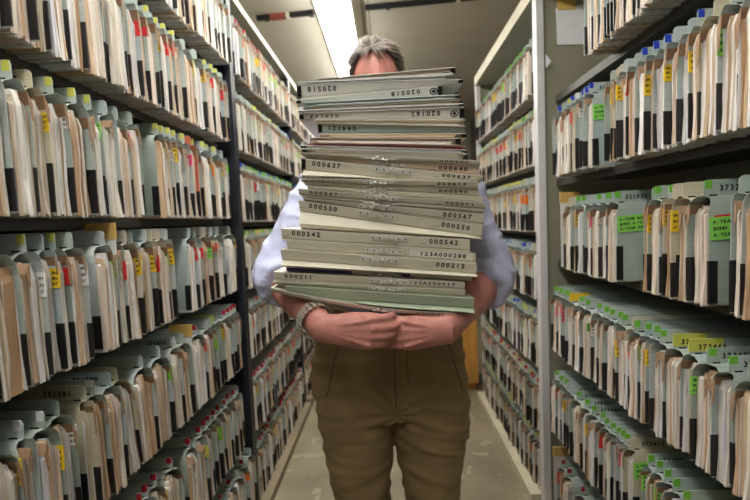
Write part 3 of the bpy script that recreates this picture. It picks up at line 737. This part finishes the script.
def build_man():
    PX, PY = .0, 1.315
    man = tag(empty('person', (0,0,0)), 'man in pale blue shirt and brown trousers hugging a tall stack of folders', 'person')
    HC = P(376,73,1.40); HC = Vector((HC.x, 1.40, 1.733))           # head centre
    # ---- joints
    shR, shL = Vector((-.165,1.345,1.485)), Vector((.172,1.345,1.485))
    elR, elL = P(279,274,1.17), P(489,274,1.16)
    wrR, wrL = P(322,328,.955), P(446,330,.965)
    knR, knL = P(371,332.5,.928), P(404,333.5,.958)
    b = MB()
    # torso, neck (inside the clothes)
    p, r = smooth_chain([(PX,1.33,.84),(PX,1.33,.95),(PX,1.34,1.1),(PX,1.35,1.28),(PX,1.36,1.42),(PX,1.37,1.51),(PX,1.39,1.57)],
                        [(.15,.09),(.165,.10),(.155,.10),(.165,.105),(.175,.10),(.12,.08),(.06,.06)])
    tube(b, p, r, (1,0,0), 28)
    p, r = smooth_chain([(PX,1.385,1.54),(HC.x*.5,1.39,1.62),(HC.x,1.405,1.70)], [.066,.06,.058]); tube(b, p, r, (1,0,0))
    # head: cranium, jaw, brow, nose, lips, ears
    ball(b, HC+Vector((0,.012,.034)), (.078,.097,.103), 26); ball(b, HC+Vector((0,-.012,-.03)), (.064,.078,.078), 22)
    ball(b, HC+Vector((0,-.035,-.085)), (.044,.046,.036), 18); ball(b, HC+Vector((0,-.07,.012)), (.052,.02,.016), 16)
    p, r = smooth_chain([HC+Vector((0,-.085,.004)),HC+Vector((0,-.1,-.02)),HC+Vector((0,-.108,-.036)),HC+Vector((0,-.095,-.044))],[.008,.011,.015,.012]); tube(b,p,r,(1,0,0),12)
    ball(b, HC+Vector((0,-.083,-.066)), (.026,.012,.006), 12); ball(b, HC+Vector((0,-.081,-.075)), (.023,.012,.007), 12)
    for s in (-1,1):
        p, r = smooth_chain([HC+Vector((s*.076,.01,-.035)),HC+Vector((s*.082,.014,-.01)),HC+Vector((s*.086,.018,.016))],[(.009,.006),(.016,.007),(.015,.007)]); tube(b,p,r,(0,1,0),12)
        ball(b, HC+Vector((s*.042,-.058,-.03)), (.024,.024,.02), 12)
    # arms
    for s, sh, el, wr in ((-1,shR,elR,wrR),(1,shL,elL,wrL)):
        p, r = smooth_chain([sh,sh.lerp(el,.5),el], [.052,.047,.043]); tube(b,p,r,(0,1,0),18)
        mid = el.lerp(wr,.35)+Vector((0,.0,-.006))
        p, r = smooth_chain([el+(el-wr)*.06, mid, el.lerp(wr,.72), wr], [(.042,.042),(.046,.043),(.037,.034),(.034,.026)]); tube(b,p,r,(0,0,1),20)
    # hands: palm, four fingers, thumb
    for s, wr, kn in ((-1,wrR,knR),(1,wrL,knL)):
        ax = (kn-wr).normalized()
        p, r = smooth_chain([wr-ax*.012, wr.lerp(kn,.35), wr.lerp(kn,.7), kn, kn+ax*.008], [(.031,.024),(.034,.020),(.038,.018),(.037,.0155),(.03,.010)]); tube(b,p,r,(0,0,1),20)
        lens = (.043,.047,.043,.034); zo = (.029,.0105,-.0085,-.026); xo = (-.003,.003,.0,-.009)
        for i in range(4):
            k0 = kn + ax*(xo[i]-.012) + Vector((0,-.003,zo[i])); l = lens[i]
            inw = -s                                             # towards the middle of the body
            if s < 0:   # his right hand closes over the left one
                ds = [(.93,.30,-.02),(.22,.97,-.03),(-.70,.70,-.02)]
            else:       # his left hand lies behind, fingers running along the right palm
                ds = [(-.94,.34,-.02),(-.92,.38,0),(-.96,.25,0)]
            pts = [k0, k0+ax*.013]; q = pts[-1].copy(); rad = [.0098,.0104]
            for dv, f, rr_ in zip(ds, (1,.66,.5), (.0094,.0086,.0072)):
                q = q+Vector(dv).normalized()*l*f; pts.append(q.copy()); rad.append(rr_)
            pp, r2 = smooth_chain(pts, rad, 4); tube(b, pp, r2, (0,0,1), 12); ball(b, pts[-1], rad[-1]*1.0, 10)
            ball(b, pts[1]+Vector((0,-.0035,0)), .0093, 10)      # knuckle
        th0 = wr.lerp(kn,.25)+Vector((0,.006,.014)); t1 = wr.lerp(kn,.62)+Vector((0,.020,.024)); t2 = kn+ax*.004+Vector((0,.030,.026)); t3 = kn+ax*.028+Vector((0,.040,.022))
        pp, r2 = smooth_chain([th0,t1,t2,t3],[.016,.0125,.011,.009],4); tube(b,pp,r2,(0,1,0),12); ball(b,t3,.009,10)
        # extensor tendons on the back of the hand
        for i in range(4):
            a = wr.lerp(kn,.25)+Vector((0,-.017,zo[i]*.35)); c = kn+Vector((0,-.0135,zo[i])); tube(b,[a,a.lerp(c,.5)+Vector((0,-.001,0)),c],[.003,.0035,.0035],(0,0,1),8)
    # legs (inside the trousers) and feet stay in the same body
    for s in (-1,1):
        p, r = smooth_chain([(s*.09,1.33,.88),(s*.10,1.33,.68),(s*.108,1.34,.50),(s*.112,1.36,.3),(s*.115,1.37,.09)],[.078,.072,.052,.05,.036]); tube(b,p,r,(1,0,0))
    remesh(b, 'body', .0034, 3, 'skin', man)
    # ---- shirt
    b = MB()
    p, r = smooth_chain([(PX,1.325,1.03),(PX,1.325,1.09),(PX,1.33,1.18),(PX,1.335,1.33),(PX,1.345,1.44),(PX,1.36,1.53),(PX,1.375,1.575),(PX,1.385,1.60)],
                        [(.180,.12),(.19,.125),(.19,.125),(.19,.12),(.18,.115),(.13,.095),(.09,.082),(.075,.075)])
    tube(b,p,r,(1,0,0),36)
    p, r = smooth_chain([(PX,1.38,1.575),(PX,1.385,1.605),(PX,1.392,1.628)],[(.083,.08),(.078,.074),(.074,.07)]); tube(b,p,r,(1,0,0),28)   # collar
    for s, sh, el, wr in ((-1,shR,elR,wrR),(1,shL,elL,wrL)):
        dn = (wr-el).normalized(); out = Vector((s,0,0))
        e2 = el+out*.010
        end = el+dn*.055+Vector((s*.004,0,-.002)); 
        pts = [sh+Vector((-s*.05,0,.0)), sh+Vector((s*.015,-.005,-.02)), sh.lerp(el,.42)+out*.008, sh.lerp(el,.8)+out*.01+Vector((0,.01,-.005)), e2+Vector((0,.012,-.004)), el.lerp(end,.55)+Vector((0,.004,-.004)), end]
        rad = [(.070,.070),(.070,.070),(.064,.066),(.064,.064),(.063,.063),(.061,.060),(.062,.064)]
        pp, r2 = smooth_chain(pts, rad, 6)
        # rolled cuff: lip, then back inside
        pp += [end+dn*.006, end+dn*.006, end-dn*.01, end-dn*.03]; r2 += [(.063,.065),(.054,.056),(.050,.051),(.045,.046)]
        tube(b, pp, r2, (0,1,0), 28)
        for kk in (0,):   # thick fold of the rolled sleeve
            n = 26; A = Vector((0,1,0)); A = (A-dn*A.dot(dn)).normalized(); Bv = dn.cross(A); ctr = end-dn*.012; tor = []
            base = len(b.v); mseg = 8
            for i in range(n):
                th = 2*math.pi*i/n; d = A*math.cos(th)+Bv*math.sin(th)
                for j in range(mseg):
                    g = 2*math.pi*j/mseg; b.v.append(tuple(ctr+d*(.0595+.006*math.cos(g))+dn*(.017*math.sin(g))))
            for i in range(n):
                for j in range(mseg): b.face((base+i*mseg+j, base+((i+1)%n)*mseg+j, base+((i+1)%n)*mseg+(j+1)%mseg, base+i*mseg+(j+1)%mseg))
    def sdisp(co, no):
        n1 = noise.noise(Vector((co.x*9+4, co.y*9, co.z*16))); n2 = noise.noise(Vector((co.x*22, co.y*22+7, co.z*34)))
        ridge = 1-abs(noise.noise(Vector((co.x*14+co.z*9, co.y*10, co.z*15-co.x*8))))*2
        k = 1.9 if abs(co.x) > .19 else 1.0
        return k*(.0045*n1+.0020*n2+.0045*max(0,ridge-.35))
    remesh(b, 'shirt', .0045, 4, 'shirt', man, sdisp)
    # ---- trousers
    b = MB()
    p, r = smooth_chain([(PX,1.325,1.07),(PX-.010,1.325,1.02),(PX-.013,1.318,.95),(PX-.015,1.315,.87),(PX-.006,1.32,.79)],[(.200,.137),(.208,.14),(.222,.145),(.232,.145),(.205,.125)]); tube(b,p,r,(1,0,0),40)
    for s in (-1,1):
        p, r = smooth_chain([(s*.105-.008,1.315,.90),(s*.112-.008,1.312,.80),(s*.109-.008,1.315,.70),(s*.108-.006,1.325,.58),(s*.106-.004,1.335,.48),(s*.106,1.352,.32),(s*.11,1.365,.16),(s*.112,1.366,.045)],
                            [(.112,.12),(.116,.122),(.107,.114),(.092,.099),(.080,.09),(.076,.088),(.072,.09),(.072,.095)]); tube(b,p,r,(1,0,0),32)
    def tdisp(co, no):
        n1 = noise.noise(Vector((co.x*5+2, co.y*5, co.z*26))); n2 = noise.noise(Vector((co.x*14, co.y*14, co.z*40+3)))
        cr = math.exp(-((co.z-.83)/.10)**2)*math.exp(-(co.x/.14)**2)
        star = math.sin(math.atan2(co.z-.815, abs(co.x)+.012)*13)*.0035*cr
        br = math.exp(-((co.z-.2)/.2)**2)*.004*math.sin(co.z*60+co.x*20)
        fold = max(0, 1-abs(noise.noise(Vector((co.x*3.5+1, co.y*4, co.z*17+co.x*6*(1 if co.x > 0 else -1)))))*3.2)
        return .0048*n1+.0020*n2+star+br+.006*fold
    tr = remesh(b, 'trousers', .0055, 5, 'trousers', man, tdisp)
    # fly seam, pocket seams, belt loops as sub-parts of the trousers
    from mathutils.bvhtree import BVHTree
    bvh = BVHTree.FromPolygons([v.co for v in tr.data.vertices], [tuple(q.vertices) for q in tr.data.polygons])
    def seam(name, pts2, rad=.0016, mt='thread'):
        pts3 = []
        for x, z in pts2:
            h = bvh.ray_cast(Vector((x,.8,z)), Vector((0,1,0)))
            if h[0]: pts3.append(h[0]+Vector((0,.0006,0)))
        if len(pts3) > 1:
            q = MB(); tube(q, pts3, [rad]*len(pts3), (0,.3,1) if abs(pts3[0].z-pts3[-1].z) < .05 else (1,0,0), 6); q.obj(name, mt, tr, True)
    ln = lambda a, c, n=14: [(a[0]+(c[0]-a[0])*i/n, a[1]+(c[1]-a[1])*i/n) for i in range(n+1)]
    seam('fly_seam', ln((.002,1.04),(.002,.835),26)); 
    seam('fly_stitch', ln((.036,1.04),(.036,.90),18)+[(.034,.885),(.026,.872),(.014,.862),(.004,.858)], .0011)
    for s in (-1,1): seam('pocket_seam', ln((s*.14,1.04),(s*.188,.86),18), .0018)
    # belt
    b = MB()
    p = [(PX,1.325,1.05),(PX,1.325,1.052),(PX,1.325,1.084),(PX,1.325,1.086)]; tube(b,p,[(.2,.138),(.208,.146),(.208,.146),(.2,.138)],(1,0,0),48)
    b.obj('belt', 'leather', man, True)
    # shoes
    for s in (-1,1):
        b = MB(); p, r = smooth_chain([(s*.112,1.44,.05),(s*.113,1.40,.055),(s*.117,1.33,.052),(s*.123,1.25,.038),(s*.126,1.175,.028)],[(.03,.04),(.038,.05),(.042,.047),(.05,.036),(.034,.024)]); tube(b,p,r,(1,0,0),22)
        ball(b,(s*.126,1.175,.03),(.036,.034,.024),16)
        b.v = [(x,y,max(z,.012)) for x,y,z in b.v]
        sho = remesh(b,'shoe',.005,3,'leather',man)
        b = MB(); out = [(s*.118+dx*1.0, y) for dx, y in ((-.034,1.48),(.034,1.48),(.044,1.40),(.05,1.26),(.055,1.2),(.042,1.15),(.012,1.135),(-.026,1.15),(-.042,1.2),(-.046,1.26),(-.04,1.4))]
        b.prism(out,'z',0,.016); b.obj('sole','rail',sho)
    # eyes
    for s in (-1,1):
        b = MB(); ball(b, HC+Vector((s*.032,-.0715,-.008)), (.0125,.0125,.0085), 16); e = b.obj('eye','eye',man,True)
        b = MB(); ball(b, HC+Vector((s*.032,-.0825,-.009)), (.0055,.003,.0055), 12); b.obj('iris','rail',e,True)
    # ---- hair: short, swept off a cowlick above the forehead
    hb = MB(); hr = random.Random(2); CC = HC+Vector((0,.012,.034)); ER = Vector((.0805,.0995,.1095))
    def scalp(th, ph): return Vector((ER.x*math.cos(ph)*math.sin(th), -ER.y*math.cos(ph)*math.cos(th), ER.z*math.sin(ph)))
    def is_hair(th, ph):
        a = abs(th)
        line = .60-.06*math.cos(a*6) if a < .55 else (.64-(a-.55)*1.25 if a < 1.1 else (-.05-(a-1.1)*.4 if a < 2 else -.55))
        return ph > line
    # under-shell hugging the scalp so no skin shows between strands
    nth, nph = 72, 30
    for i in range(nth):
        for j in range(nph):
            t0, t1 = -math.pi+2*math.pi*i/nth, -math.pi+2*math.pi*(i+1)/nth; p0, p1 = -.7+(math.pi/2+.7)*j/nph, -.7+(math.pi/2+.7)*(j+1)/nph
            if is_hair((t0+t1)/2,(p0+p1)/2):
                g = hr.uniform(.75,1.05); cc = (.115*g,.09*g,.072*g,1); hb.quad(*[CC+scalp(a,q)*1.03 for a,q in ((t0,p0),(t1,p0),(t1,p1),(t0,p1))], cc)
    whorl = scalp(-.10,.78)
    cnt = 0
    while cnt < 6500:
        th = hr.uniform(-math.pi,math.pi); ph = math.asin(hr.uniform(-.6,1))
        if not is_hair(th,ph+hr.uniform(-.03,.03)): continue
        cnt += 1
        s0 = scalp(th,ph); nrm = Vector((s0.x/ER.x**2,s0.y/ER.y**2,s0.z/ER.z**2)).normalized()
        rel = s0-whorl; away = (rel-nrm*rel.dot(nrm)); away = away.normalized() if away.length > 1e-4 else Vector((0,1,0))
        back = Vector((0,1,-.25)); back = (back-nrm*back.dot(nrm)).normalized()
        front = max(0, 1-rel.length/.085)
        tang = (away*(.55+front)+back*.65*(1-front)+Vector((.35*math.copysign(1,rel.x),0,0))*front+Vector((hr.gauss(0,.14),hr.gauss(0,.14),hr.gauss(0,.14)))).normalized()
        side = abs(th) > 1.0 and ph < .5
        if side: tang = (Vector((0,.45,-1))+Vector((hr.gauss(0,.2),0,0))).normalized()
        ln_ = hr.uniform(.026,.044)*(.6 if side else 1); lift = (.42+.25*front) if not side else .2
        w_ = hr.uniform(.0009,.0017); sd = nrm.cross(tang).normalized()*w_
        a = CC+s0*1.02; m1 = a+tang*ln_*.5+nrm*ln_*lift*.42; e = a+tang*ln_+nrm*ln_*lift*.45
        gv = hr.random(); side_white = max(0, min(1,(s0.x-.01)/.04))*max(0,min(1,(s0.z-.02)/.04))
        if gv < .30+.45*side_white: cc = (.27,.225,.195)
        elif gv < .66: cc = (.20,.14,.092)
        else: cc = (.075,.053,.038)
        k = hr.uniform(.8,1.2); cc = tuple(q*k for q in cc)+(1,)
        hb.quad(a-sd,a+sd,m1+sd*.9,m1-sd*.9,cc); hb.quad(m1-sd*.9,m1+sd*.9,e+sd*.25,e-sd*.25,cc)
    hb.obj('hair','hair',man)
    # eyebrows
    for s in (-1,1):
        b = MB(); p, r = smooth_chain([HC+Vector((s*.012,-.094,.013)),HC+Vector((s*.034,-.092,.02)),HC+Vector((s*.056,-.078,.013))],[(.004,.003),(.005,.003),(.002,.002)]); tube(b,p,r,(0,0,1),8)
        b.c = [(.2,.16,.13,1)]*len(b.f); b.obj('eyebrow','hair',man,True)
    # ---- wristwatch on the right forearm
    dn = (wrR-elR).normalized(); ctr = wrR-dn*.036; A = Vector((0,0,1)); A = (A-dn*A.dot(dn)).normalized(); Bv = dn.cross(A)
    wt = empty('wristwatch', ctr); wt.parent = man; wt['label'] = 'steel link wristwatch on the wrist'
    def wframe(th, rad):
        d = A*math.cos(th)+Bv*math.sin(th); tn = -A*math.sin(th)+Bv*math.cos(th)
        Mx = Matrix((dn, tn, d)).transposed().to_4x4(); Mx.translation = d*rad; return Mx
    N = 22; front = math.atan2(Bv.dot(Vector((0,-1,.25))), A.dot(Vector((0,-1,.25))))
    for k in range(N):
        th = front+math.pi+2*math.pi*k/N
        rr_ = 1/math.sqrt((math.cos(th)/.0415)**2+(math.sin(th)/.0385)**2)
        Mx = wframe(th, rr_)
        b = MB()
        for x0, x1, hh in ((-.0125,-.0048,.0018),(-.0042,.0042,.0028),(.0048,.0125,.0018)): b.box(x0,x1,-.0043,.0043,-.001,hh,(1,1,1,1),Mx)
        b.obj('link','steel',wt)
    return man
build_man()
print('FOLDERS', FOLDER_COUNT, 'OBJECTS', len(bpy.data.objects))
